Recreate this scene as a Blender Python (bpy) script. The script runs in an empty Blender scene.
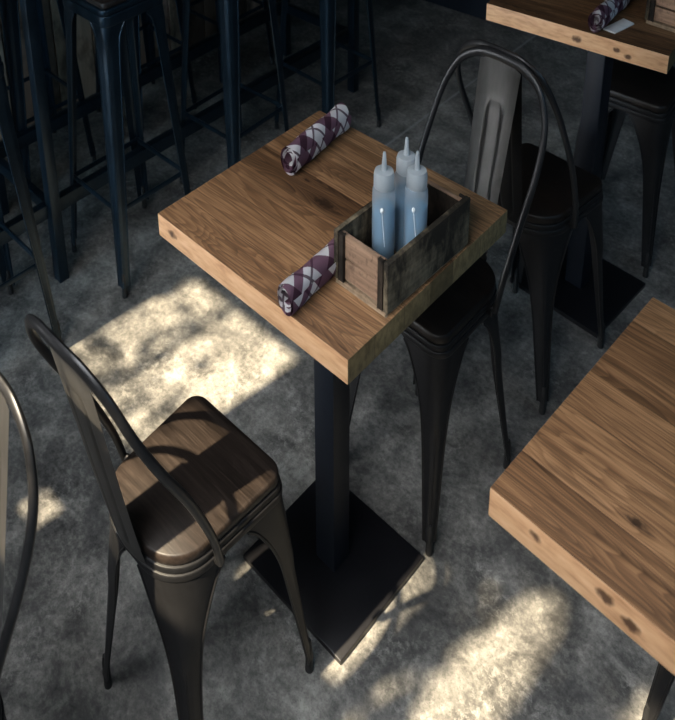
import bpy, bmesh, math, random
from mathutils import Vector, Matrix
SC = bpy.context.scene
COL = SC.collection
# ---------------------------------------------------------------- proportions
# The furniture in the photograph is tall for its width; HS / VS turn drawing
# measures (table 0.66 wide, 0.75 high) into the measures of the place.
HS, VS = 0.75, 1.33125
def S(p): return Vector((p[0]*HS, p[1]*HS, p[2]*VS))
R = math.radians

# ---------------------------------------------------------------- materials
class NT:
    def __init__(s, name):
        s.m = bpy.data.materials.new(name); s.m.use_nodes = True
        s.t = s.m.node_tree; s.b = s.t.nodes['Principled BSDF']
    def n(s, typ, **kw):
        nd = s.t.nodes.new(typ)
        for k, v in kw.items():
            if k.startswith('i_'): nd.inputs[k[2:].replace('_', ' ')].default_value = v
            else: setattr(nd, k, v)
        return nd
    def l(s, a, b): s.t.links.new(a, b)
    def math(s, op, a, b=None, c=None, clamp=False):
        nd = s.n('ShaderNodeMath', operation=op, use_clamp=clamp)
        for i, v in enumerate((a, b, c)):
            if v is None: continue
            if isinstance(v, (int, float)): nd.inputs[i].default_value = v
            else: s.l(v, nd.inputs[i])
        return nd.outputs[0]
    def mix(s, f, a, b, blend='MIX'):
        nd = s.n('ShaderNodeMix', data_type='RGBA', blend_type=blend)
        for i, v in ((0, f), (6, a), (7, b)):
            if isinstance(v, (int, float)): nd.inputs[i].default_value = v
            elif isinstance(v, tuple): nd.inputs[i].default_value = (*v[:3], 1)
            else: s.l(v, nd.inputs[i])
        return nd.outputs[2]
    def ramp(s, f, stops, interp='LINEAR'):
        nd = s.n('ShaderNodeValToRGB'); cr = nd.color_ramp; cr.interpolation = interp
        while len(cr.elements) < len(stops): cr.elements.new(.5)
        for e, (p, c) in zip(cr.elements, stops):
            e.position = p
            e.color = (c, c, c, 1) if isinstance(c, (int, float)) else (*c, 1)
        s.l(f, nd.inputs[0]); return nd.outputs[0]
    def noise(s, vec, scale, detail=4, rough=.55, dist=0):
        nd = s.n('ShaderNodeTexNoise')
        nd.inputs['Scale'].default_value = scale; nd.inputs['Detail'].default_value = detail
        nd.inputs['Roughness'].default_value = rough; nd.inputs['Distortion'].default_value = dist
        s.l(vec, nd.inputs['Vector']); return nd.outputs['Fac']
    def coords(s, sc=(1, 1, 1), off=(0, 0, 0)):
        tc = s.n('ShaderNodeTexCoord'); mp = s.n('ShaderNodeMapping')
        mp.inputs['Scale'].default_value = sc; mp.inputs['Location'].default_value = off
        s.l(tc.outputs['Object'], mp.inputs['Vector']); return mp.outputs[0]
    def bump(s, h, strength=.2, dist=.01):
        nd = s.n('ShaderNodeBump'); nd.inputs['Strength'].default_value = strength
        nd.inputs['Distance'].default_value = dist
        s.l(h, nd.inputs['Height']); s.l(nd.outputs[0], s.b.inputs['Normal'])
    def col(s, c):
        if isinstance(c, tuple): s.b.inputs['Base Color'].default_value = (*c, 1)
        else: s.l(c, s.b.inputs['Base Color'])
    def set(s, **kw):
        for k, v in kw.items():
            i = s.b.inputs[k.replace('_', ' ')]
            if hasattr(v, 'is_linked') or not isinstance(v, (int, float, tuple)): s.l(v, i)
            else: i.default_value = v
        return s

def metal(name, col, rough, met, mott=.3, streak=False, spec=.5):
    t = NT(name)
    v = t.coords((1/HS, 1/HS, 1/VS))
    n1 = t.noise(v, 14, 4); n2 = t.noise(t.coords((90, 90, 4)), 1.0, 3) if streak else t.noise(v, 90, 2)
    f = t.math('ADD', t.math('MULTIPLY', n1, .6), t.math('MULTIPLY', n2, .4))
    lo = tuple(c*(1-mott) for c in col); hi = tuple(c*(1+mott) for c in col)
    t.col(t.mix(t.ramp(f, [(.3, 0.), (.7, 1.)]), lo, hi))
    t.set(Roughness=t.math('MULTIPLY_ADD', n1, .18, rough-.09), Metallic=met)
    t.b.inputs['Specular IOR Level'].default_value = spec
    t.bump(n2, .03, .002)
    return t.m

def table_wood(name, seams, seed, knots=(), edge_knots=(), dark=1.0, tones=None):
    """planks along X, seams at local y; knots (x, y, size) in drawing units."""
    t = NT(name)
    v = t.coords((1/HS, 1/HS, 1/VS))
    sp = t.n('ShaderNodeSeparateXYZ'); t.l(v, sp.inputs[0])
    x, y, z = sp.outputs
    yn = t.math('ADD', t.math('MULTIPLY', y, 1.25), .5)      # -.4...4 -> 0..1
    rnd = random.Random(seed)
    if tones is None: tones = [rnd.random() for _ in range(len(seams)+1)]
    st = [(0, tones[0])] + [(s*1.25+.5, tones[i+1]) for i, s in enumerate(seams)]
    pid = t.ramp(yn, st, 'CONSTANT')
    # knots bend the grain
    bend = None; knotmask = None
    for (kx, ky, ks) in knots:
        dx = t.math('SUBTRACT', x, kx); dy = t.math('SUBTRACT', y, ky)
        d2 = t.math('ADD', t.math('POWER', t.math('ABSOLUTE', t.math('DIVIDE', dx, ks*2.6)), 2.), t.math('POWER', t.math('ABSOLUTE', t.math('DIVIDE', dy, ks)), 2.))
        g = t.math('POWER', 2.718, t.math('MULTIPLY', d2, -1.))
        bd = t.math('MULTIPLY', t.math('MULTIPLY', g, ks*.9), t.math('SIGN', dy))
        bend = bd if bend is None else t.math('ADD', bend, bd)
        nk = t.noise(v, 60, 3)
        core = t.ramp(t.math('ADD', d2, t.math('MULTIPLY_ADD', nk, .7, -.35)), [(.05, 1.), (.32, .3), (.9, 0.)])
        knotmask = core if knotmask is None else t.math('MAXIMUM', knotmask, core)
    yy = y if bend is None else t.math('SUBTRACT', y, bend)
    cb = t.n('ShaderNodeCombineXYZ')
    t.l(t.math('ADD', x, t.math('MULTIPLY', pid, 7.3)), cb.inputs[0]); t.l(yy, cb.inputs[1])
    t.l(t.math('ADD', z, t.math('MULTIPLY', pid, 3.1)), cb.inputs[2])
    def st_noise(sx, sy, sz, detail, dist=0, rough=.6):
        mp = t.n('ShaderNodeMapping'); mp.inputs['Scale'].default_value = (sx, sy, sz)
        mp.inputs['Location'].default_value = (seed*1.7, seed*.37, 0)
        t.l(cb.outputs[0], mp.inputs[0]); return t.noise(mp.outputs[0], 1, detail, rough, dist)
    broad = st_noise(1.6, 15, 15, 4, .5); fine = st_noise(7, 210, 210, 3, .1); mid = st_noise(2.6, 62, 62, 4, .25)
    wob = st_noise(1.4, 7, 7, 2, .5)
    rings = t.math('FRACT', t.math('MULTIPLY', wob, 26))
    rings = t.ramp(rings, [(0., .15), (.55, .75), (.9, 1.), (1., .2)])
    f = t.math('ADD', t.math('MULTIPLY', broad, .55), t.math('ADD', t.math('MULTIPLY', mid, .45), t.math('MULTIPLY_ADD', rings, .17, -.07)))
    f = t.math('ADD', f, t.math('MULTIPLY_ADD', pid, .30, -.20))
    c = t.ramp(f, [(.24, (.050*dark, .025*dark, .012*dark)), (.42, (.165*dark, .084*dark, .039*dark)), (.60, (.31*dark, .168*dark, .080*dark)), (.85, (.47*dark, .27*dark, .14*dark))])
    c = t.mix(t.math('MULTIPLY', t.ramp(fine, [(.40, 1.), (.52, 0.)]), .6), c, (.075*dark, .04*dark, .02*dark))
    if knotmask is not None:
        c = t.mix(t.math('MULTIPLY', knotmask, .92), c, (.018, .009, .005))
    # sawn edges
    tc = t.n('ShaderNodeTexCoord'); sn = t.n('ShaderNodeSeparateXYZ'); t.l(tc.outputs['Normal'], sn.inputs[0])
    longedge = t.math('GREATER_THAN', t.math('ABSOLUTE', sn.outputs[1]), .7)
    endg = t.math('GREATER_THAN', t.math('ABSOLUTE', sn.outputs[0]), .7)
    ef = t.math('ADD', t.math('MULTIPLY', st_noise(7, 1, 60, 3, .8), .6), t.math('MULTIPLY', st_noise(24, 1, 150, 3), .4))
    ec = t.ramp(ef, [(.28, (.34, .17, .08)), (.48, (.60, .345, .18)), (.72, (.74, .48, .28))])
    for (kx, kz, ks) in edge_knots:
        dx = t.math('DIVIDE', t.math('SUBTRACT', x, kx), ks*2.2); dz = t.math('DIVIDE', t.math('SUBTRACT', z, kz), ks)
        d2 = t.math('ADD', t.math('MULTIPLY', dx, dx), t.math('MULTIPLY', dz, dz))
        d2 = t.math('ADD', d2, t.math('MULTIPLY_ADD', t.noise(v, 70, 3), 1.6, -.8))
        ec = t.mix(t.ramp(d2, [(.15, .9), (.9, 0.)]), ec, (.05, .022, .012))
    gc = t.mix(pid, (.11, .080, .038), (.34, .245, .115))
    gc = t.mix(t.math('MULTIPLY', t.ramp(t.noise(v, 55, 4, .7), [(.4, 0.), (.62, 1.)]), .6), gc, (.05, .032, .015))
    c = t.mix(longedge, c, ec); c = t.mix(endg, c, gc)
    # dark glue lines
    for s in seams:
        ln = t.math('LESS_THAN', t.math('ABSOLUTE', t.math('SUBTRACT', y, s)), .0011)
        c = t.mix(t.math('MULTIPLY', ln, .6), c, (.03, .016, .009))
    t.col(c)
    t.set(Roughness=t.math('MULTIPLY_ADD', mid, .2, .42))
    t.b.inputs['Specular IOR Level'].default_value = .35
    t.bump(t.math('ADD', fine, t.math('MULTIPLY', mid, .5)), .12, .003)
    return t.m

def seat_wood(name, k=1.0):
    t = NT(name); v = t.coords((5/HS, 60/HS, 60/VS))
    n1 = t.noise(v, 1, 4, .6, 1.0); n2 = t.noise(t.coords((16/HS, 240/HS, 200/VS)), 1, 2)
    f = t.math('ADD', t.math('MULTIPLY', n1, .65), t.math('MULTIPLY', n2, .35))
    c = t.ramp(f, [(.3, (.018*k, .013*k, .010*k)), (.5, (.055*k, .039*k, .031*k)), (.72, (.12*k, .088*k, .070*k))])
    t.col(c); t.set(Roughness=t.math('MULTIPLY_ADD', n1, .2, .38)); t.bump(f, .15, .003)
    t.b.inputs['Specular IOR Level'].default_value = .4
    return t.m

def aged_wood(name, base, darkc, amount=.5, along='X', sc=1):
    t = NT(name)
    s = {'X': (6, 60, 60), 'Y': (60, 6, 60), 'Z': (60, 60, 6)}[along]
    g = t.noise(t.coords(tuple(a*sc/HS for a in s)), 1, 4, .65, .6)
    st = t.noise(t.coords((16*sc/HS, 16*sc/HS, 12*sc/VS)), 1, 6, .68, .2)
    sp = t.noise(t.coords((120/HS, 120/HS, 90/VS)), 1, 2)
    c = t.mix(t.ramp(g, [(.3, 0.), (.7, 1.)]), tuple(b*.6 for b in base), tuple(min(1, b*1.3) for b in base))
    c = t.mix(t.ramp(st, [(amount-.12+.05, 1.), (amount+.14, 0.)]), c, darkc)
    c = t.mix(t.math('MULTIPLY', t.ramp(sp, [(.30, 1.), (.42, 0.)]), .4), c, tuple(d*.6 for d in darkc))
    t.col(c); t.set(Roughness=.75); t.bump(t.math('ADD', g, st), .35, .004)
    t.b.inputs['Specular IOR Level'].default_value = .25
    return t.m

def concrete():
    t = NT('polished_concrete')
    v = t.coords((1/HS, 1/HS, 1/VS))
    big = t.noise(v, 1.6, 5, .6, .8); mid = t.noise(v, 7, 6, .68, .6); fine = t.noise(v, 55, 4, .7); grit = t.noise(v, 190, 2)
    f = t.math('ADD', t.math('MULTIPLY', big, .35), t.math('ADD', t.math('MULTIPLY', mid, .4), t.math('MULTIPLY', fine, .25)))
    c = t.ramp(f, [(.39, (.042, .041, .040)), (.46, (.10, .098, .092)), (.53, (.205, .198, .182)), (.62, (.40, .385, .35))])
    # pale scuffs and worn aggregate
    scuff = t.ramp(t.math('MULTIPLY', t.ramp(t.noise(v, 34, 6, .8, .3), [(.5, 0.), (.68, 1.)]), t.ramp(t.noise(v, 2.6, 3), [(.45, 0.), (.62, 1.)])), [(0, 0.), (1, .75)])
    c = t.mix(scuff, c, (.50, .485, .45))
    c = t.mix(t.math('MULTIPLY', t.ramp(grit, [(.3, 1.), (.45, 0.)]), .4), c, (.05, .05, .05))
    c = t.mix(t.math('MULTIPLY', t.ramp(t.noise(v, 3.2, 5, .65, .6), [(.33, 1.), (.47, 0.)]), .55), c, (.075, .074, .075))
    # pale joint line between two pours
    sp = t.n('ShaderNodeSeparateXYZ'); t.l(v, sp.inputs[0])
    ln = t.math('LESS_THAN', t.math('ABSOLUTE', t.math('ADD', sp.outputs[0], 1.14)), .007)
    ln = t.math('MULTIPLY', ln, t.math('GREATER_THAN', sp.outputs[1], 1.55))
    c = t.mix(t.math('MULTIPLY', ln, .5), c, (.4, .4, .4))
    t.col(c)
    t.set(Roughness=t.ramp(mid, [(.3, .36), (.7, .62)]))
    t.b.inputs['Specular IOR Level'].default_value = .4
    t.bump(t.math('ADD', fine, t.math('MULTIPLY', grit, .5)), .12, .004)
    return t.m

def wall_planks():
    t = NT('old_wall_planks')
    v = t.coords((30, 30/HS*.75, 2.2))
    n1 = t.noise(v, 1, 4, .6, .8)
    at = t.n('ShaderNodeAttribute', attribute_name='tone')
    st = t.noise(t.coords((6, 6, 3)), 1, 4, .7)
    c = t.mix(n1, (.42, .31, .22), (.80, .62, .45))
    c = t.mix(t.ramp(st, [(.38, .8), (.55, 0.)]), c, (.04, .03, .022))
    c = t.mix(1.0, c, at.outputs['Color'], 'MULTIPLY')
    t.col(c); t.set(Roughness=.8); t.bump(n1, .3, .004)
    return t.m

def check_cloth():
    t = NT('checked_cotton')
    uv = t.n('ShaderNodeUVMap'); sp = t.n('ShaderNodeSeparateXYZ'); t.l(uv.outputs[0], sp.inputs[0])
    u, v = sp.outputs[0], sp.outputs[1]
    P = .088
    a = t.math('MULTIPLY', t.math('ADD', u, v), .7071/P); b = t.math('MULTIPLY', t.math('SUBTRACT', u, v), .7071/P)
    fa = t.math('FRACT', a); fb = t.math('FRACT', b)
    A = t.math('LESS_THAN', fa, .42); B = t.math('LESS_THAN', fb, .26)
    la = t.math('LESS_THAN', t.math('ABSOLUTE', t.math('SUBTRACT', fa, .75)), .035)
    lb = t.math('LESS_THAN', t.math('ABSOLUTE', t.math('SUBTRACT', fb, .75)), .035)
    s = t.math('ADD', A, B)
    weave = t.noise(uv.outputs[0], 900, 2)
    c = t.mix(t.math('MINIMUM', s, 1.), (.88, .86, .87), (.23, .12, .17))
    c = t.mix(t.math('GREATER_THAN', s, 1.5), c, (.065, .02, .04))
    c = t.mix(t.math('MULTIPLY', t.math('MAXIMUM', la, lb), .85), c, (.075, .025, .05))
    c = t.mix(t.math('MULTIPLY', weave, .2), c, (.30, .22, .26))
    t.col(c); t.set(Roughness=.9); t.bump(weave, .3, .001)
    t.b.inputs['Specular IOR Level'].default_value = .1
    return t.m

def plain(name, col, rough=.5, met=0, spec=.5, **kw):
    t = NT(name); v = t.coords((40, 40, 40)); n = t.noise(v, 1, 3)
    t.col(t.mix(n, tuple(c*.85 for c in col), tuple(min(1, c*1.15) for c in col)))
    t.set(Roughness=rough, Metallic=met); t.b.inputs['Specular IOR Level'].default_value = spec
    for k, x in kw.items(): t.b.inputs[k.replace('_', ' ')].default_value = x
    return t.m

def frosted(name, col, opac, tr=.5):
    """milky squeeze-bottle plastic: scatters, lets part of what is inside through."""
    t = NT(name); nt = t.t
    t.col(col); t.set(Roughness=.35)
    tl = t.n('ShaderNodeBsdfTranslucent'); tl.inputs[0].default_value = (*col, 1)
    tp = t.n('ShaderNodeBsdfTransparent'); tp.inputs[0].default_value = (.95, .97, 1, 1)
    m1 = t.n('ShaderNodeMixShader'); m1.inputs[0].default_value = tr
    t.l(t.b.outputs[0], m1.inputs[1]); t.l(tl.outputs[0], m1.inputs[2])
    m2 = t.n('ShaderNodeMixShader'); m2.inputs[0].default_value = opac
    t.l(tp.outputs[0], m2.inputs[1]); t.l(m1.outputs[0], m2.inputs[2])
    t.l(m2.outputs[0], nt.nodes['Material Output'].inputs[0])
    return t.m

M = dict(
    steel=metal('dark_gunmetal', (.011, .011, .0118), .46, .0, .3, spec=.25),
    slat=metal('brushed_gunmetal', (.24, .235, .228), .40, .75, .2, True),
    tube=metal('worn_gunmetal_tube', (.022, .022, .023), .36, .35, .3, spec=.4),
    stool=metal('blue_black_steel', (.014, .028, .042), .34, .6, .3),
    powder=metal('black_powder_coat', (.007, .010, .016), .45, .1, .25, spec=.3),
    base=metal('black_base_plate', (.008, .008, .010), .38, .1, .25),
    rubber=plain('black_rubber', (.012, .012, .012), .7),
    seat=seat_wood('walnut_seat', .36), seat_shaded=seat_wood('shaded_walnut_seat', .16),  # second one: same walnut with the shade of the less lit seats in its colour
    t1=table_wood('oak_top', (-.235, -.125, -.02, .075, .20), 3, tones=(.38, .62, .47, .08, .66, .84), knots=((-.03, .012, .028), (-.13, .05, .008)), edge_knots=((-.27, .73, .009),)),
    t2=table_wood('knotty_oak_top', (-.224, -.066, .04, .228), 8, tones=(.30, .66, .50, .22, .85), knots=((-.118, -.195, .016), (.0, -.02, .006)), edge_knots=((-.235, .735, .007), (-.105, .733, .009), (-.06, .725, .009))),
    t3=table_wood('shaded_oak_top', (-.21, -.09, .04, .17), 14, knots=((.1, .2, .012),), dark=.6, edge_knots=((.02, .728, .010), (.16, .73, .007), (.2, .722, .007))),  # same oak, darkened so the colour carries the shade on this table
    t4=table_wood('bar_oak_top', (-.2, -.05, .1, .22), 21),
    crate_end=aged_wood('sun_faded_crate_wood', (.30, .19, .125), (.07, .046, .032), .30, 'X'),
    crate_side=aged_wood('grimy_crate_wood', (.17, .135, .088), (.022, .018, .013), .50, 'Y'),
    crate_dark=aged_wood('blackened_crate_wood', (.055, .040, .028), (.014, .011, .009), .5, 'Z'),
    crate_lip=aged_wood('pale_crate_wood', (.36, .26, .17), (.08, .055, .035), .36, 'X'),
    floor=concrete(), planks=wall_planks(), cloth=check_cloth(),
    paper=plain('white_paper', (.62, .62, .62), .8),
    bottle=frosted('frosted_plastic', (.60, .69, .75), .42, .45),
    cap=frosted('milky_plastic', (.55, .60, .63), .85, .4),
    liquid=plain('blue_grey_dressing', (.06, .21, .34), .35),
    glint_streak=plain('white_glint', (.85, .87, .88), .4),
    render=plain('dark_plaster', (.10, .10, .105), .85),
    leaf=plain('gobo_green_leaf', (.05, .10, .03), .6),
    gobo_bark=plain('gobo_bark', (.08, .06, .045), .85),
    bench=plain('navy_paint', (.012, .018, .030), .5),
)

# ---------------------------------------------------------------- mesh helpers
def bm_new(): return bmesh.new()
def box(bm, x0, x1, y0, y1, z0, z1, bev=0.0):
    tmp = bmesh.new()
    bmesh.ops.create_cube(tmp, size=1)
    for v in tmp.verts:
        v.co = Vector(((x0+x1)/2+v.co.x*(x1-x0), (y0+y1)/2+v.co.y*(y1-y0), (z0+z1)/2+v.co.z*(z1-z0)))
    if bev: bmesh.ops.bevel(tmp, geom=tmp.edges[:], offset=bev, segments=2, profile=.6, affect='EDGES')
    merge(bm, tmp)
def merge(bm, tmp):
    me = bpy.data.meshes.new('t'); tmp.to_mesh(me); tmp.free(); bm.from_mesh(me); bpy.data.meshes.remove(me)
def loft(bm, rings, closed=True, cap0=False, cap1=False):
    vs = [[bm.verts.new(p) for p in r] for r in rings]
    n = len(rings[0])
    for a, b in zip(vs, vs[1:]):
        for i in range(n if closed else n-1):
            j = (i+1) % n
            try: bm.faces.new((a[i], a[j], b[j], b[i]))
            except ValueError: pass
    if cap0: bm.faces.new(list(reversed(vs[0])))
    if cap1: bm.faces.new(vs[-1])
    return vs
def tube(bm, pts, r, seg=10, closed=False):
    pts = [Vector(p) for p in pts]; n = len(pts); rings = []
    rs = r if isinstance(r, (list, tuple)) else [r]*n
    up = None
    for i, p in enumerate(pts):
        a = pts[i-1] if i > 0 else (pts[-1] if closed else p); b = pts[(i+1) % n] if (i < n-1 or closed) else p
        d = (b-a).normalized()
        if up is None:
            up = Vector((0, 0, 1)) if abs(d.z) < .9 else Vector((1, 0, 0))
        up = (up - d*up.dot(d)).normalized(); s = d.cross(up)
        rings.append([p+(up*math.cos(q)+s*math.sin(q))*rs[i] for q in [2*math.pi*k/seg for k in range(seg)]])
    if closed: rings.append(rings[0]); 
    loft(bm, rings, True, not closed, not closed)
    if closed: bmesh.ops.remove_doubles(bm, verts=bm.verts[:], dist=1e-6)
def lathe(bm, prof, cx=0, cy=0, seg=24):
    rings = [[(cx+r*math.cos(2*math.pi*k/seg), cy+r*math.sin(2*math.pi*k/seg), z) for k in range(seg)] for r, z in prof]
    loft(bm, rings, True, True, True)
def prism(bm, outline, z0, z1, bev=.0):
    """outline prism with a softened top and bottom rim"""
    c = Vector((sum(p[0] for p in outline)/len(outline), sum(p[1] for p in outline)/len(outline), 0))
    def ins(d, z):
        out = []
        n = len(outline)
        for i in range(n):
            p = Vector((*outline[i], 0)); a = Vector((*outline[i-1], 0)); b = Vector((*outline[(i+1) % n], 0))
            t = (b-a).normalized(); nn = Vector((t.y, -t.x, 0))
            if nn.dot(p-c) < 0: nn = -nn
            q = p-nn*d; out.append((q.x, q.y, z))
        return out
    if bev:
        rings = [ins(bev, z0), ins(bev*.3, z0+bev*.3), ins(0, z0+bev), ins(0, z1-bev), ins(bev*.3, z1-bev*.3), ins(bev, z1)]
    else: rings = [ins(0, z0), ins(0, z1)]
    loft(bm, rings, True, True, True)
def catmull(pts, n=8):
    pts = [Vector(p) for p in pts]; out = []
    P = [pts[0]*2-pts[1]]+pts+[pts[-1]*2-pts[-2]]
    for i in range(1, len(P)-2):
        for k in range(n):
            t = k/n
            out.append(.5*((2*P[i])+(-P[i-1]+P[i+1])*t+(2*P[i-1]-5*P[i]+4*P[i+1]-P[i+2])*t*t+(-P[i-1]+3*P[i]-3*P[i+1]+P[i+2])*t**3))
    out.append(pts[-1]); return out

def obj(name, bm, mat, parent=None, smooth=True, loc=None, weld=True, ang=40):
    """link one mesh; drawing units -> units of the place"""
    for v in bm.verts: v.co = S(v.co)
    bmesh.ops.recalc_face_normals(bm, faces=bm.faces[:])
    me = bpy.data.meshes.new(name); bm.to_mesh(me); bm.free()
    me.materials.append(mat)
    if smooth:
        for p in me.polygons: p.use_smooth = True
        me.set_sharp_from_angle(angle=R(ang))
    o = bpy.data.objects.new(name, me); COL.objects.link(o)
    if parent: o.parent = parent
    if loc: o.location = S(loc)
    return o
def tag(o, label, cat, group=None, kind=None):
    o['label'] = label; o['category'] = cat
    if group: o['group'] = group
    if kind: o['kind'] = kind
    return o
def thing(name, label, cat, loc=(0, 0, 0), rz=0, group=None):
    o = bpy.data.objects.new(name, None); COL.objects.link(o); o.empty_display_size = .1
    o.location = S(loc); o.rotation_euler = (0, 0, rz)
    return tag(o, label, cat, group)
def copy_tree(o, parent=None):
    c = o.copy(); COL.objects.link(c)
    if parent: c.parent = parent
    for ch in list(o.children): copy_tree(ch, c)
    return c
def place_copy(o, label, loc, rz, group=None):
    c = copy_tree(o); c.location = S(loc); c.rotation_euler = (0, 0, rz); c['label'] = label
    if group: c['group'] = group
    return c
def structure(name, bm, mat, smooth=False):
    o = obj(name, bm, mat, smooth=smooth); o['kind'] = 'structure'; return o

# ---------------------------------------------------------------- the setting
bm = bm_new(); box(bm, -2.9, 4.2, -3.9, 6.4, -.12, 0); structure('floor', bm, M['floor'])
# wall of upright old planks behind the bar
bm = bm_new(); rnd = random.Random(5); y = -3.9
tl = bm.loops.layers.color.new('tone')
while y < 6.3:
    w = rnd.uniform(.10, .17)
    n0 = len(bm.faces)
    box(bm, -2.78-rnd.uniform(0, .012), -2.72+rnd.uniform(-.008, .004), y, y+w-.010, 0, 2.9, .003)
    bm.faces.ensure_lookup_table(); k = rnd.uniform(.45, 1.1)
    for f in bm.faces[n0:]:
        for l in f.loops: l[tl] = (k, k*rnd.uniform(.94, 1), k*.96, 1)
    y += w
box(bm, -2.9, -2.79, -3.9, 6.4, 0, 2.9)
structure('wall_left', bm, M['planks'])
bm = bm_new(); box(bm, -2.9, 4.2, 6.3, 6.4, 0, 2.9); structure('wall_back', bm, M['render'])
bm = bm_new(); box(bm, 4.1, 4.2, -3.9, 6.4, 0, 2.9); structure('wall_right', bm, M['render'])
bm = bm_new(); box(bm, -2.9, 4.2, -2.66, 6.4, 2.9, 3.0); structure('ceiling', bm, M['render'])

# unseen wall behind the camera, its openings cut to shape the sun patches
SUN_AZ, SUN_T, YW = .13, .78, -2.6            # horizontal drift, slope, wall plane
def patch_opening(x0, x1, y0, y1):                     # patch of floor -> opening in the wall
    return [x0-SUN_AZ*(.25-YW), x1-SUN_AZ*(.25-YW), (y0-YW)*SUN_T, (y1-YW)*SUN_T]
PATCH_OPENINGS = [patch_opening(-1.40, -1.30, .00, .12), patch_opening(-1.22, -.60, -.22, .52), patch_opening(-.74, -.63, -.62, -.47), patch_opening(-.11, .285, -.24, .27), patch_opening(.37, .66, -.9, .45), patch_opening(.74, 1.02, -.1, .45)]
def wall_with_openings(name, x0, x1, y0, y1, z0, z1, holes, mat):
    xs = sorted({x0, x1, *[h[i] for h in holes for i in (0, 1)]}); zs = sorted({z0, z1, *[h[i] for h in holes for i in (2, 3)]})
    bm = bm_new()
    for a, b in zip(xs, xs[1:]):
        for c, d in zip(zs, zs[1:]):
            mx, mz = (a+b)/2, (c+d)/2
            if any(h[0] < mx < h[1] and h[2] < mz < h[3] for h in holes): continue
            box(bm, a, b, y0, y1, c, d)
    return structure(name, bm, mat)
wall_with_openings('unseen_wall_front', -2.9, 4.2, YW-.06, YW+.0, 0, 2.9, PATCH_OPENINGS, M['render'])

# unseen leaf screen, added and shaped to cut the sun into floor patches
def dapple():
    rnd = random.Random(12); bm = bm_new()
    def keep(x, y):
        xm = x-SUN_AZ*(y-.25)
        if x < -1.27: return rnd.random() < .97
        if y < -.4 and x < -.5: return rnd.random() < .9
        if x < -.55:
            if abs(xm+.985) < .055: return rnd.random() < .62
            if abs(xm+.80) < .03: return rnd.random() < .93
            if xm < -1.0: return rnd.random() < (.935 if xm < -1.15 else .91)-(.10 if y < 0 else 0)
            return rnd.random() < (.996 if y > .05 else .95)
        if x < .33: return rnd.random() < .993
        if x < .72:
            u = (x-.515-.12*(y-.1))/.088; v = (y-.06)/.36
            return u*u+v*v < 1
        return ((x-.88)/.06)**2+((y-.28)/.08)**2 < 1
    for k in range(12500):
        x, y = rnd.uniform(-1.45, 1.1), rnd.uniform(-.95, .6)
        if keep(x, y): continue
        yo = YW-.12-rnd.random()*.35
        c = Vector((x-SUN_AZ*(y-yo), yo, (y-yo)*SUN_T))
        a = Vector((rnd.uniform(-1, 1), rnd.uniform(-.4, .4), rnd.uniform(-1, 1))).normalized()*rnd.uniform(.020, .034)
        b = a.cross(Vector((rnd.uniform(-.4, .4), 1, rnd.uniform(-.4, .4)))).normalized()*a.length*.55
        vs = [bm.verts.new(c+p) for p in (-a, -a*.3+b, a*.4+b*.8, a*1.1, a*.4-b*.8, -a*.3-b)]
        bm.faces.new(vs)
    return bm
t = thing('sun_gobo', 'unseen leaf screen added to shape the sun patches', 'sun_gobo', (.1, -3.3, 0))
o = obj('gobo_leaves', dapple(), M['leaf'], t); o['kind'] = 'stuff'; o.matrix_parent_inverse = Matrix.Translation(-S((.1, -3.3, 0)))
bm = bm_new(); tube(bm, catmull([(0, 0, 0), (.05, 0, .8), (-.02, .02, 1.5), (.02, .05, 1.95)], 4), [.045-.002*k for k in range(13)], 10); obj('gobo_trunk', bm, M['gobo_bark'], t)
for x in (-1.3, -.7, .35, .9):
    bm = bm_new(); tube(bm, catmull([(0, .03, 1.2), (x*.5, .1, 1.55), (x, .2, 1.75)], 4), [.022-.0018*k for k in range(9)], 8); obj('gobo_branch', bm, M['gobo_bark'], t)

# ---------------------------------------------------------------- chairs and stools
def outline_chair():
    """plan of the seat, front towards +Y: straight front, round back"""
    pts = []
    def arc(cx, cy, r, a0, a1, n=8):
        for k in range(n+1):
            a = R(a0+(a1-a0)*k/n); pts.append((cx+r*math.cos(a), cy+r*math.sin(a)))
    arc(.170-.045, .165-.045, .045, 0, 90)
    arc(-.170+.045, .165-.045, .045, 90, 180)
    arc(-.158+.115, -.212+.115, .115, 180, 270, 10)
    arc(.158-.115, -.212+.115, .115, 270, 360, 10)
    return pts
def outline_square(h, r):
    pts = []
    for cx, cy, a0 in ((h-r, h-r, 0), (-h+r, h-r, 90), (-h+r, -h+r, 180), (h-r, -h+r, 270)):
        for k in range(7):
            a = R(a0+90*k/6); pts.append((cx+r*math.cos(a), cy+r*math.sin(a)))
    return pts
def offset(outl, d):
    out = []; n = len(outl)
    for i in range(n):
        a = Vector(outl[i-1]); b = Vector(outl[(i+1) % n]); t = (b-a).normalized(); nn = Vector((t.y, -t.x))
        if nn.dot(Vector(outl[i])) < 0: nn = -nn
        q = Vector(outl[i])+nn*d; out.append((q.x, q.y))
    return out
class Perim:
    def __init__(s, outl):
        s.p = [Vector(a) for a in outl]; n = len(s.p); s.n = n
        s.c = [0]
        for i in range(n): s.c.append(s.c[-1]+(s.p[(i+1) % n]-s.p[i]).length)
        s.L = s.c[-1]
    def at(s, d):
        d %= s.L
        for i in range(s.n):
            if s.c[i+1] >= d:
                f = (d-s.c[i])/max(1e-9, s.c[i+1]-s.c[i]); return s.p[i].lerp(s.p[(i+1) % s.n], f)
    def near(s, q):
        best = min(range(2000), key=lambda k: (s.at(k*s.L/2000)-Vector(q)).length); return best*s.L/2000
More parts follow.
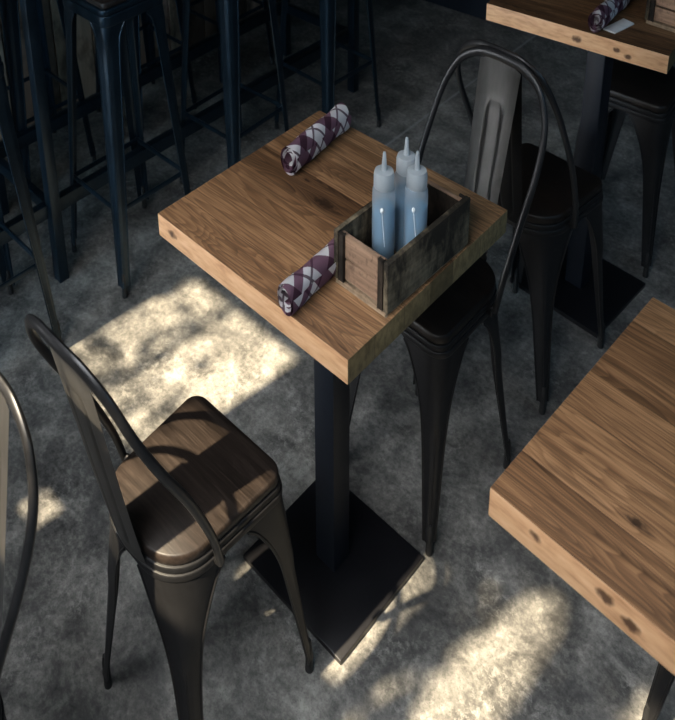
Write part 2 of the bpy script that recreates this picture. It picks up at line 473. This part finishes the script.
def leg_bm(per, mid, W0, W1, foot, ztop, arch, wleg, wfoot, power=2.0):
    """pressed-steel leg: wraps the seat corner at the top, a narrow folded angle below.
    mid: arc position of the corner, W0/W1 half widths to each side at the top, foot: (x, y) of the outer corner."""
    bm = bm_new()
    top = per.at(mid); foot = Vector(foot)
    dirv = foot.normalized()
    sx, sy = (1 if foot.x > 0 else -1), (1 if foot.y > 0 else -1)
    # which way does +s run at this corner
    t = (per.at(mid+.01)-per.at(mid-.01)).normalized()
    NZ, NS = 44, 21
    zfoot = .03
    rings = []; eL = []; eR = []
    for i in range(NZ+1):
        q = i/NZ
        z = ztop-(ztop-zfoot)*(q**1.25)
        d = (ztop-z)
        if d < arch: k = math.sqrt(max(0, 1-(1-d/arch)**2))
        else: k = 1
        lower = max(0, min(1, (d-arch*.3)/(ztop-zfoot-arch*.3)))
        wl = wleg+(wfoot-wleg)*lower**.9
        wa = W0-(W0-wl)*k**.9; wb = W1-(W1-wl)*k**.9
        blend = min(1, d/(arch*1.5)); blend = blend*blend*(3-2*blend)
        drift = (foot-top)*(d/(ztop-zfoot))
        row = []
        cr = .022*(1-.45*lower)
        for j in range(NS):
            u = -1+2*j/(NS-1)
            s = u*(wa if u < 0 else wb)
            A = per.at(mid+s)+drift
            # folded angle: two straight wings and a rounded corner
            apex = top+drift
            a_dir = Vector((-t.x*1, -t.y*1))
            if abs(t.x*sx) >= 0:
                # wing directions along -x*sx and -y*sy, ordered by t
                wx, wy = Vector((-sx, 0)), Vector((0, -sy))
                if wx.dot(t) > wy.dot(t): wp, wn = wx, wy
                else: wp, wn = wy, wx
            L = abs(s); w = wp if s > 0 else wn
            corner = apex+dirv*cr*.30
            rr = cr*.9
            if L < rr:
                f = L/rr; B = corner+(wp if s > 0 else wn)*(L*(f*.55+.25)) - dirv*(cr*.32*(1-f)**2)
            else: B = corner+w*(L-rr*.2)
            p = A.lerp(B, blend)
            # pressed groove down the corner
            if .055 < z < ztop-arch*.92:
                e = min(1, (z-.055)/.02, (ztop-arch*.92-z)/.03)
                g = max(0, 1-(abs(s)/(wl*.42))**4)
                p = p-dirv*.0045*g*e
            row.append((p.x, p.y, z))
        rings.append(row); eL.append(row[0]); eR.append(row[-1])
    loft(bm, rings, False)
    bmesh.ops.recalc_face_normals(bm, faces=bm.faces[:])
    c = sum((f.normal.dot(Vector((dirv.x, dirv.y, 0))) for f in bm.faces))
    if c < 0: bmesh.ops.reverse_faces(bm, faces=bm.faces[:])
    bmesh.ops.solidify(bm, geom=bm.faces[:], thickness=.003)
    # rolled edges
    tube(bm, eL[2:], .0036, 6); tube(bm, eR[2:], .0036, 6)
    return bm
def foot_bm(foot, r=.0108):
    d = Vector(foot); d = d-d.normalized()*.012
    bm = bm_new(); lathe(bm, [(r*1.05, 0), (r*1.12, .004), (r*1.0, .012), (r*.92, .055), (r*.6, .07)], d.x, d.y, 12); return bm

OC = outline_chair()
def make_chair(name, label, seatmat, group):
    t = thing(name, label, 'chair', group=group)
    zs = .412
    bm = bm_new(); prism(bm, offset(OC, -.004), zs+.020, zs+.040, .006)
    obj('seat', bm, seatmat, t)
    bm = bm_new(); prism(bm, offset(OC, .004), zs-.004, zs+.009, .003); prism(bm, offset(OC, .000), zs+.009, zs+.021, .003)
    obj('seat_frame', bm, M['steel'], t)
    per = Perim(OC)
    mids = {}
    cor = {(1, 1): (.160, .155), (-1, 1): (-.160, .155), (-1, -1): (-.122, -.176), (1, -1): (.122, -.176)}
    for k, q in cor.items(): mids[k] = per.near(q)
    order = [(1, 1), (-1, 1), (-1, -1), (1, -1)]
    feet = {(1, 1): (.198, .220), (-1, 1): (-.198, .220), (-1, -1): (-.198, -.222), (1, -1): (.198, -.222)}
    for i, k in enumerate(order):
        m = mids[k]; nx = mids[order[(i+1) % 4]]; pv = mids[order[i-1]]
        W1 = ((nx-m) % per.L)/2; W0 = ((m-pv) % per.L)/2
        lg = obj('leg', leg_bm(per, m, W0, W1, feet[k], zs, .148, .068, .028), M['steel'], t)
        obj('foot_cap', foot_bm(feet[k]), M['rubber'], lg)
    # bent tube back
    half = [(.182, -.086, .425), (.189, -.112, .49), (.196, -.175, .59), (.197, -.243, .675), (.184, -.292, .745), (.145, -.318, .798), (.085, -.331, .823), (.03, -.335, .828)]
    pts = half+[(-x, y, z) for x, y, z in reversed(half)]
    bm = bm_new(); tube(bm, catmull(pts, 5), .0098, 12)
    hp = obj('back_hoop', bm, M['tube'], t)
    bm = bm_new()
    for s in (1, -1):
        bm = bm_new(); tmp = bmesh.new(); lathe(tmp, [(.004, -.006), (.011, -.005), (.012, 0), (.011, .005), (.004, .006)], 0, 0, 12)
        bmesh.ops.rotate(tmp, verts=tmp.verts[:], cent=(0, 0, 0), matrix=Matrix.Rotation(R(90), 3, 'Y'))
        bmesh.ops.translate(tmp, verts=tmp.verts[:], vec=(s*.174, -.084, .425)); merge(bm, tmp)
        obj('bolt', bm, M['steel'], hp)
    # sheet slat with a pressed panel
    NX, NZ = 44, 64
    rows = []
    for i in range(NZ+1):
        q = i/NZ
        z = .420+(.824-.420)*q
        yb = -.214-.112*(q**.9)-.006
        hw = .058+.016*q
        row = []
        for j in range(NX+1):
            u = -1+2*j/NX
            x = u*hw
            yy = yb+.010*(u*u)                      # gentle bow
            # raised panel outline: rounded rectangle, open towards the seat
            rc = .016; dx = abs(x)-(hw*.40-rc); dz = max(z-.745, .440-z)+rc
            d = math.hypot(max(dx, 0), max(dz, 0))-rc+min(max(dx, dz), 0)
            yy += .0036*math.exp(-(d/.0042)**2)
            row.append((x, yy, z-.008*(u*u)*q))
        rows.append(row)
    bm = bm_new(); loft(bm, rows, False); bmesh.ops.solidify(bm, geom=bm.faces[:], thickness=.003)
    obj('back_slat', bm, M['slat'], t)
    return t
def make_stool(name, label, group):
    t = thing(name, label, 'bar stool', group=group)
    zs = .736; O = outline_square(.155, .030)
    bm = bm_new(); prism(bm, offset(O, -.010), zs+.020, zs+.036, .005); obj('seat', bm, M['seat'], t)
    bm = bm_new(); prism(bm, offset(O, .004), zs-.022, zs+.006, .004); prism(bm, O, zs+.006, zs+.021, .004); obj('seat_frame', bm, M['stool'], t)
    per = Perim(O)
    for sx, sy in ((1, 1), (-1, 1), (-1, -1), (1, -1)):
        m = per.near((sx*.143, sy*.143)); W = per.L/8
        ft = (sx*.203, sy*.215)
        lg = obj('leg', leg_bm(per, m, W, W, ft, zs-.010, .050, .072, .036), M['stool'], t)
        obj('foot_cap', foot_bm(ft), M['rubber'], lg)
    z = .235; kx, ky = .152+(.198-.152)*(1-z/zs)-.012, .152+(.215-.152)*(1-z/zs)-.012
    for a, b in (((kx, ky), (-kx, ky)), ((-kx, ky), (-kx, -ky)), ((-kx, -ky), (kx, -ky)), ((kx, -ky), (kx, ky))):
        bm = bm_new(); tube(bm, [(*a, z), (*b, z)], .0075, 8); obj('stretcher', bm, M['stool'], t)
    return t

G_CH = 'metal cafe chairs with wooden seats'
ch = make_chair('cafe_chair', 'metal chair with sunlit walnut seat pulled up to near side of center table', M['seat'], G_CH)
ch.location = S((-.035, -.487, 0)); ch.rotation_euler = (0, 0, R(1.0))
chd = make_chair('cafe_chair', 'metal chair behind crate on far side of center table, grey back slat facing camera', M['seat_shaded'], G_CH)
chd.location = S((.034, .450, 0)); chd.rotation_euler = (0, 0, R(176.5))
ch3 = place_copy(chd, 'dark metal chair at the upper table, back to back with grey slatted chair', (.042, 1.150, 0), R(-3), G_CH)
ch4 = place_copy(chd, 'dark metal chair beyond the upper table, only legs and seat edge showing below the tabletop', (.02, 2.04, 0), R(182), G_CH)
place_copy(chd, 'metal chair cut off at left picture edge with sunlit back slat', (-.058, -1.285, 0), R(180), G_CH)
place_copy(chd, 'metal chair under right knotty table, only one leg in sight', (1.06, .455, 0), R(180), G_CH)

for c in (ch3, ch4):                          # dark steel on the slats of these two chairs
    for p in c.children:
        if p.name.startswith('back_slat'):
            p.data = p.data.copy(); p.data.materials[0] = M['steel']

G_ST = 'blue black bar stools along the high table'
st = make_stool('bar_stool', 'blue black stool with whole front leg and seat edge visible, near side of high table', G_ST)
st.location = S((-1.51, .388, 0))
place_copy(st, 'bar stool cut off at left picture edge, left of the one with visible seat edge', (-1.50, -.365, 0), 0, G_ST)
place_copy(st, 'bar stool behind left back corner of center table, broad highlighted leg', (-1.52, 1.055, 0), R(2), G_ST)
place_copy(st, 'bar stool behind the upper napkin roll, at right end of high table', (-1.475, 1.715, 0), R(-2), G_ST)
FAR = [(-2.37, .42), (-2.35, 1.12), (-2.36, 1.78)]
FL = ['bar stool on wall side of high table, leftmost against the planks', 'bar stool on wall side of high table, middle one of the far row', 'bar stool on wall side of high table, farthest right of the far row']
for (x, y), lb in zip(FAR, FL): place_copy(st, lb, (x, y, 0), 0, G_ST)

# ---------------------------------------------------------------- tables
def make_table(name, label, mat, loc, rz, group, size=(.661, .66), bo=(0, 0), br=0):
    t = thing(name, label, 'table', loc, rz, group)
    a, b = size[0]/2, size[1]/2
    bm = bm_new(); box(bm, -a, a, -b, b, .709, .75, .0022); obj('tabletop', bm, mat, t, ang=30)
    for nm, h, z0, z1, bv, mt in (('pole', .037, .012, .703, .004, 'powder'), ('base_plate', .2, 0, .012, .003, 'base'), ('mounting_plate', .13, .702, .709, .001, 'powder')):
        bm = bm_new(); box(bm, -h, h, -h, h, z0, z1, bv)
        o = obj(nm, bm, M[mt], t, loc=(bo[0], bo[1], 0)); o.rotation_euler = (0, 0, br)
    return t
G_T = 'square oak pedestal tables'
make_table('cafe_table', 'square oak pedestal table holding a crate of bottles and two napkin rolls', M['t1'], (.0107, -.0025, 0), R(-.33), G_T)
make_table('cafe_table', 'bare square oak table at right edge with dark knot on top', M['t2'], (1.047, -.05, 0), R(-2.45), G_T)
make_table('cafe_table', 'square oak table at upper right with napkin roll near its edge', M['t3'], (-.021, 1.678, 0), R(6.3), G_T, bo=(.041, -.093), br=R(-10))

# communal high table: steel trestle frame, oak top above the picture
t = thing('high_table', 'long black steel high table frame among the bar stools by plank wall', 'table', (-1.88, .3, 0), 0)
bm = bm_new(); box(bm, -.38, .38, -2.0, 1.95, 1.0, 1.05, .003); obj('tabletop', bm, M['t4'], t)
for y in (-1.55, -.252, 1.80):
    for x, yo in ((.275, 0), (-.30, .03)):
        bm = bm_new(); box(bm, x-.024, x+.024, y+yo-.024, y+yo+.024, 0, 1.0, .003); obj('leg', bm, M['stool'], t)
    bm = bm_new(); box(bm, -.276, .251, y-.017, y+.017, .19, .222, .002); obj('cross_rail', bm, M['stool'], t)
for x in (.245, -.275):
    bm = bm_new(); box(bm, x-.02, x+.02, -1.55, 1.80, .187, .225, .002); obj('foot_rail', bm, M['stool'], t)

# ---------------------------------------------------------------- crates
def make_crate(label, loc, rz, group):
    t = thing('wooden_crate', label, 'crate', loc, rz, group)
    X, Y, H = .0745, .1575, .088
    bm = bm_new(); box(bm, -X+.002, X-.002, -Y+.002, Y-.002, 0, .010, .0015); obj('bottom_board', bm, M['crate_lip'], t)
    for s in (-1, 1):
        bm = bm_new(); box(bm, s*X-.0065, s*X+.0065, -Y-.003, Y+.003, .009, H, .0025)
        bmesh.ops.subdivide_edges(bm, edges=bm.edges[:], cuts=2)
        r = random.Random(9+s)
        for v in bm.verts: v.co += Vector((r.uniform(-1, 1), r.uniform(-1, 1), r.uniform(-1, 1)))*.0009
        obj('side_board', bm, M['crate_side'], t)
    for s in (-1, 1):
        y = s*(Y-.012)
        for z0, z1 in ((.012, .0430), (.0472, H-.004)):
            bm = bm_new(); box(bm, -X+.0075, X-.0075, y-.006, y+.006, z0, z1, .002); obj('end_board', bm, M['crate_end'], t)
        for sx in (-1, 1):
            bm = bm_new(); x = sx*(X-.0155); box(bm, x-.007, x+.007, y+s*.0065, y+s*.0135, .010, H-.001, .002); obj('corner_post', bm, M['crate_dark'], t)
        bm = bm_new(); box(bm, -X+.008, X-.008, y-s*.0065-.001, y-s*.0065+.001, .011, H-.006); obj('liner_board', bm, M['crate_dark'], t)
        bm = bm_new(); box(bm, -X, X, y+s*.0065, y+s*.0125, .002, .010, .0015); obj('base_lip', bm, M['crate_lip'], t)
    return t
G_CR = 'weathered wooden crates on tables'
cr = make_crate('weathered wooden crate holding three squeeze bottles on center table', (.2595, -.0275, .75), R(-1.6), G_CR)
place_copy(cr, 'wooden crate cut off by upper right corner of picture on far table', (.275, 1.712, .75), R(-2), G_CR)

# ---------------------------------------------------------------- squeeze bottles
def make_bottle(label, loc, rz, group):
    t = thing('squeeze_bottle', label, 'bottle', loc, rz, group)
    r = .027
    bm = bm_new(); lathe(bm, [(r*.9, 0), (r, .004), (r, .118), (r*.97, .126), (r*.82, .131)], seg=32); obj('body', bm, M['bottle'], t)
    bm = bm_new(); lathe(bm, [(r*.84, .004), (r*.90, .007), (r*.90, .098), (r*.88, .0995)], seg=28); obj('liquid', bm, M['liquid'], t)
    bm = bm_new(); lathe(bm, [(r*.80, .129), (r*.89, .131), (r*.89, .150), (r*.80, .1555), (r*.35, .157)], seg=28)
    c = obj('cap', bm, M['cap'], t)
    bm = bm_new(); lathe(bm, [(.0078, .156), (.0062, .163), (.0036, .182), (.0030, .184)], seg=14); obj('nozzle', bm, M['cap'], c)
    return t
def glint_streak(t, a0, zt, zb):  # modelled white streak standing in for a window reflection on the bottle
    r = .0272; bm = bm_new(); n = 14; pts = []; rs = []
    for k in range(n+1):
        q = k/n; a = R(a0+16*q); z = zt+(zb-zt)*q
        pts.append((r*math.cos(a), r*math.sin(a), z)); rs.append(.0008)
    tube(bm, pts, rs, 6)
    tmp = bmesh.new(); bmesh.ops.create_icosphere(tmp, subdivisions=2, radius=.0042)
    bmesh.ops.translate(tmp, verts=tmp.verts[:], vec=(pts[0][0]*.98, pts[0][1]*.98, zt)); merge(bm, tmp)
    o = obj('glint_streak', bm, M['glint_streak'], t); o['label'] = 'white streak added for the window reflection on the bottle'
G_B = 'frosted squeeze bottles in the crate'
b1 = make_bottle('frosted squeeze bottle at left in the crate, nearest the end board', (.238, -.078, .7605), 0, G_B)
b3 = place_copy(b1, 'frosted squeeze bottle against the long side board of the crate', (.292, -.024, .7605), R(30), G_B)
place_copy(b1, 'frosted squeeze bottle standing behind the other two in the crate', (.243, .003, .7605), R(70), G_B)
glint_streak(b1, -62, .103, .045); glint_streak(b3, -98, .103, .055)

# ---------------------------------------------------------------- napkin rolls
def make_roll(name, label, loc, rz, length, rad, seed, group):
    """cotton napkin rolled to a spiral, axis along local Y"""
    rnd = random.Random(seed)
    turns, th = 3.4, .0046
    N, K = 96, 18
    bm = bm_new(); uv = bm.loops.layers.uv.new('UVMap')
    th0 = -2.2
    prof = []; s = 0; last = None
    for i in range(N+1):
        q = i/N; a = q*turns*2*math.pi+th0; r = max(.003, rad-th*turns*(1-q)*1.05)
        p = Vector((r*math.cos(a), r*math.sin(a)))
        if last is not None: s += (p-last).length
        last = p; prof.append((p, s, q))
    grid = []
    for k in range(K+1):
        f = k/K; y = -length/2+length*f
        row = []
        for (p, s, q) in prof:
            e = abs(f-.5)*2
            pin = 1-.05*math.sin(f*math.pi*3+seed)*.6-.03*(1-e)
            tel = (1-q)*.004*math.sin(seed+q*5)+.0035*math.sin(q*23+seed)*e*e
            yy = y+(tel if f > .5 else -tel)
            zz = p.y*pin*.97
            row.append((bm.verts.new((p.x*pin, yy, zz+rad*.97)), s+seed*.021, f*length+seed*.013))
        grid.append(row)
    for k in range(K):
        for i in range(N):
            a, b, c, d = grid[k][i], grid[k][i+1], grid[k+1][i+1], grid[k+1][i]
            fc = bm.faces.new((a[0], b[0], c[0], d[0]))
            for l, w in zip(fc.loops, (a, b, c, d)): l[uv].uv = (w[1], w[2])
    bmesh.ops.solidify(bm, geom=bm.faces[:], thickness=.0018)
    # a few creases
    for v in bm.verts:
        v.co.z += .0009*math.sin(v.co.y*70+v.co.x*90+seed)
        if v.co.z < .0008: v.co.z = .0008
    o = obj(name, bm, M['cloth'], None, ang=60)
    o.location = S(loc); o.rotation_euler = (0, 0, rz)
    return tag(o, label, 'napkin', group)
G_N = 'rolled checked napkins'
make_roll('napkin_roll', 'plum and white checked napkin roll at far corner of center table', (-.183, .164, .75), R(5.5),   .275, .030, 1, G_N)
make_roll('napkin_roll', 'plum and white checked napkin roll touching the left side of bottle crate', (.156, -.209, .75), R(2), .265, .0275, 4, G_N)
make_roll('napkin_roll', 'checked napkin roll at front edge of the upper right table', (.084, 1.492, .75), R(3), .26, .028, 2, G_N)
bm = bm_new(); prism(bm, [(-.02, -.062), (.024, -.058), (.030, .055), (-.016, .06)], .0, .0035, .0008)
for v in bm.verts: v.co.z += .004*(max(0, v.co.y+.02)*8)**2*.25
pp = obj('paper_napkin', bm, M['paper']); pp.location = S((.131, 1.468, .7505)); pp.rotation_euler = (0, 0, R(-8))
tag(pp, 'folded white paper napkin tucked beside the napkin roll on upper table', 'napkin')

# navy bench in the far background
t = thing('storage_bench', 'low navy bench on the floor behind the upper right table', 'bench', (-1.72, 3.55, 0), R(4))
bm = bm_new(); box(bm, -.30, .30, -.2, .2, .0, .40, .006); obj('body', bm, M['bench'], t)
bm = bm_new(); box(bm, -.31, .31, -.21, .21, .40, .43, .005); obj('seat', bm, M['bench'], t)

# ---------------------------------------------------------------- light
def light(name, typ, loc, energy, color, **kw):
    d = bpy.data.lights.new(name, typ); d.energy = energy; d.color = color
    for k, v in kw.items(): setattr(d, k, v)
    o = bpy.data.objects.new(name, d); COL.objects.link(o); o.location = S(loc); return o
def aim(o, target):
    d = S(target)-o.location; o.rotation_euler = d.to_track_quat('-Z', 'Y').to_euler()
sd = Vector((SUN_AZ*HS, 1*HS, -SUN_T*VS))
sun = light('sun', 'SUN', (0, -4, 3), 20.0, (1, .83, .58), angle=R(.7))
sun.rotation_euler = sd.to_track_quat('-Z', 'Y').to_euler()
w = light('window_daylight', 'AREA', (.45, -2.2, 1.75), 16, (.95, .97, 1.0), shape='RECTANGLE', size=1.7, size_y=1.0, spread=R(78))
aim(w, (.45, -.35, .45))
w = light('slat_fill', 'AREA', (-1.75, -2.5, .48), 5.5, (.97, .98, 1.0), shape='RECTANGLE', size=1.3, size_y=1.1, spread=R(46))  # added area light to reflect in the grey slat; no door is built
aim(w, (.05, .72, .70))
w = light('side_daylight', 'AREA', (3.9, .4, 1.7), 22, (.36, .68, 1.0), shape='RECTANGLE', size=2.6, size_y=1.6)
aim(w, (-1.0, .6, .6))
w = light('stool_leg_fill', 'AREA', (-1.35, -2.5, .62), 5, (.45, .74, 1.0), shape='RECTANGLE', size=.8, size_y=1.3, spread=R(60))  # added blue area light that puts highlights on the stool legs
aim(w, (-1.55, .7, .45))
W = bpy.data.worlds.new('sky'); SC.world = W; W.use_nodes = True
W.node_tree.nodes['Background'].inputs[0].default_value = (.55, .72, 1, 1)
W.node_tree.nodes['Background'].inputs[1].default_value = .5

# ---------------------------------------------------------------- camera
CX, CY, CZ, YAW, PITCH, ROLL, F, PX, PY = 1.27827, -1.48947, 2.967146, 2.399601, -.316775, -.043617, 878.3618, -111.3112, -499.1763
fw = Vector((math.cos(PITCH)*math.cos(YAW), math.cos(PITCH)*math.sin(YAW), math.sin(PITCH)))
rt = fw.cross(Vector((0, 0, 1))).normalized(); up = rt.cross(fw)
c, s = math.cos(ROLL), math.sin(ROLL)
rt2 = rt*c+up*s; up2 = -rt*s+up*c
cd = bpy.data.cameras.new('camera'); cam = bpy.data.objects.new('camera', cd); COL.objects.link(cam)
m = Matrix((rt2, up2, -fw)).transposed().to_4x4(); m.translation = Vector((CX*HS, CY*HS, CZ*HS))
cam.matrix_world = m
cd.sensor_fit = 'HORIZONTAL'; cd.sensor_width = 36; cd.lens = F/675*36
cd.shift_x = -PX/675; cd.shift_y = PY/675
cd.clip_start = .02
cd.dof.use_dof = True; cd.dof.focus_distance = 1.85; cd.dof.aperture_fstop = 8
SC.camera = cam
SC.view_settings.view_transform = 'Standard'; SC.view_settings.look = 'None'
SC.view_settings.exposure = 0; SC.view_settings.gamma = 1; SC.view_settings.use_curve_mapping = False
SC.cycles.use_denoising = True
SC.cycles.max_bounces = 6; SC.cycles.transparent_max_bounces = 12
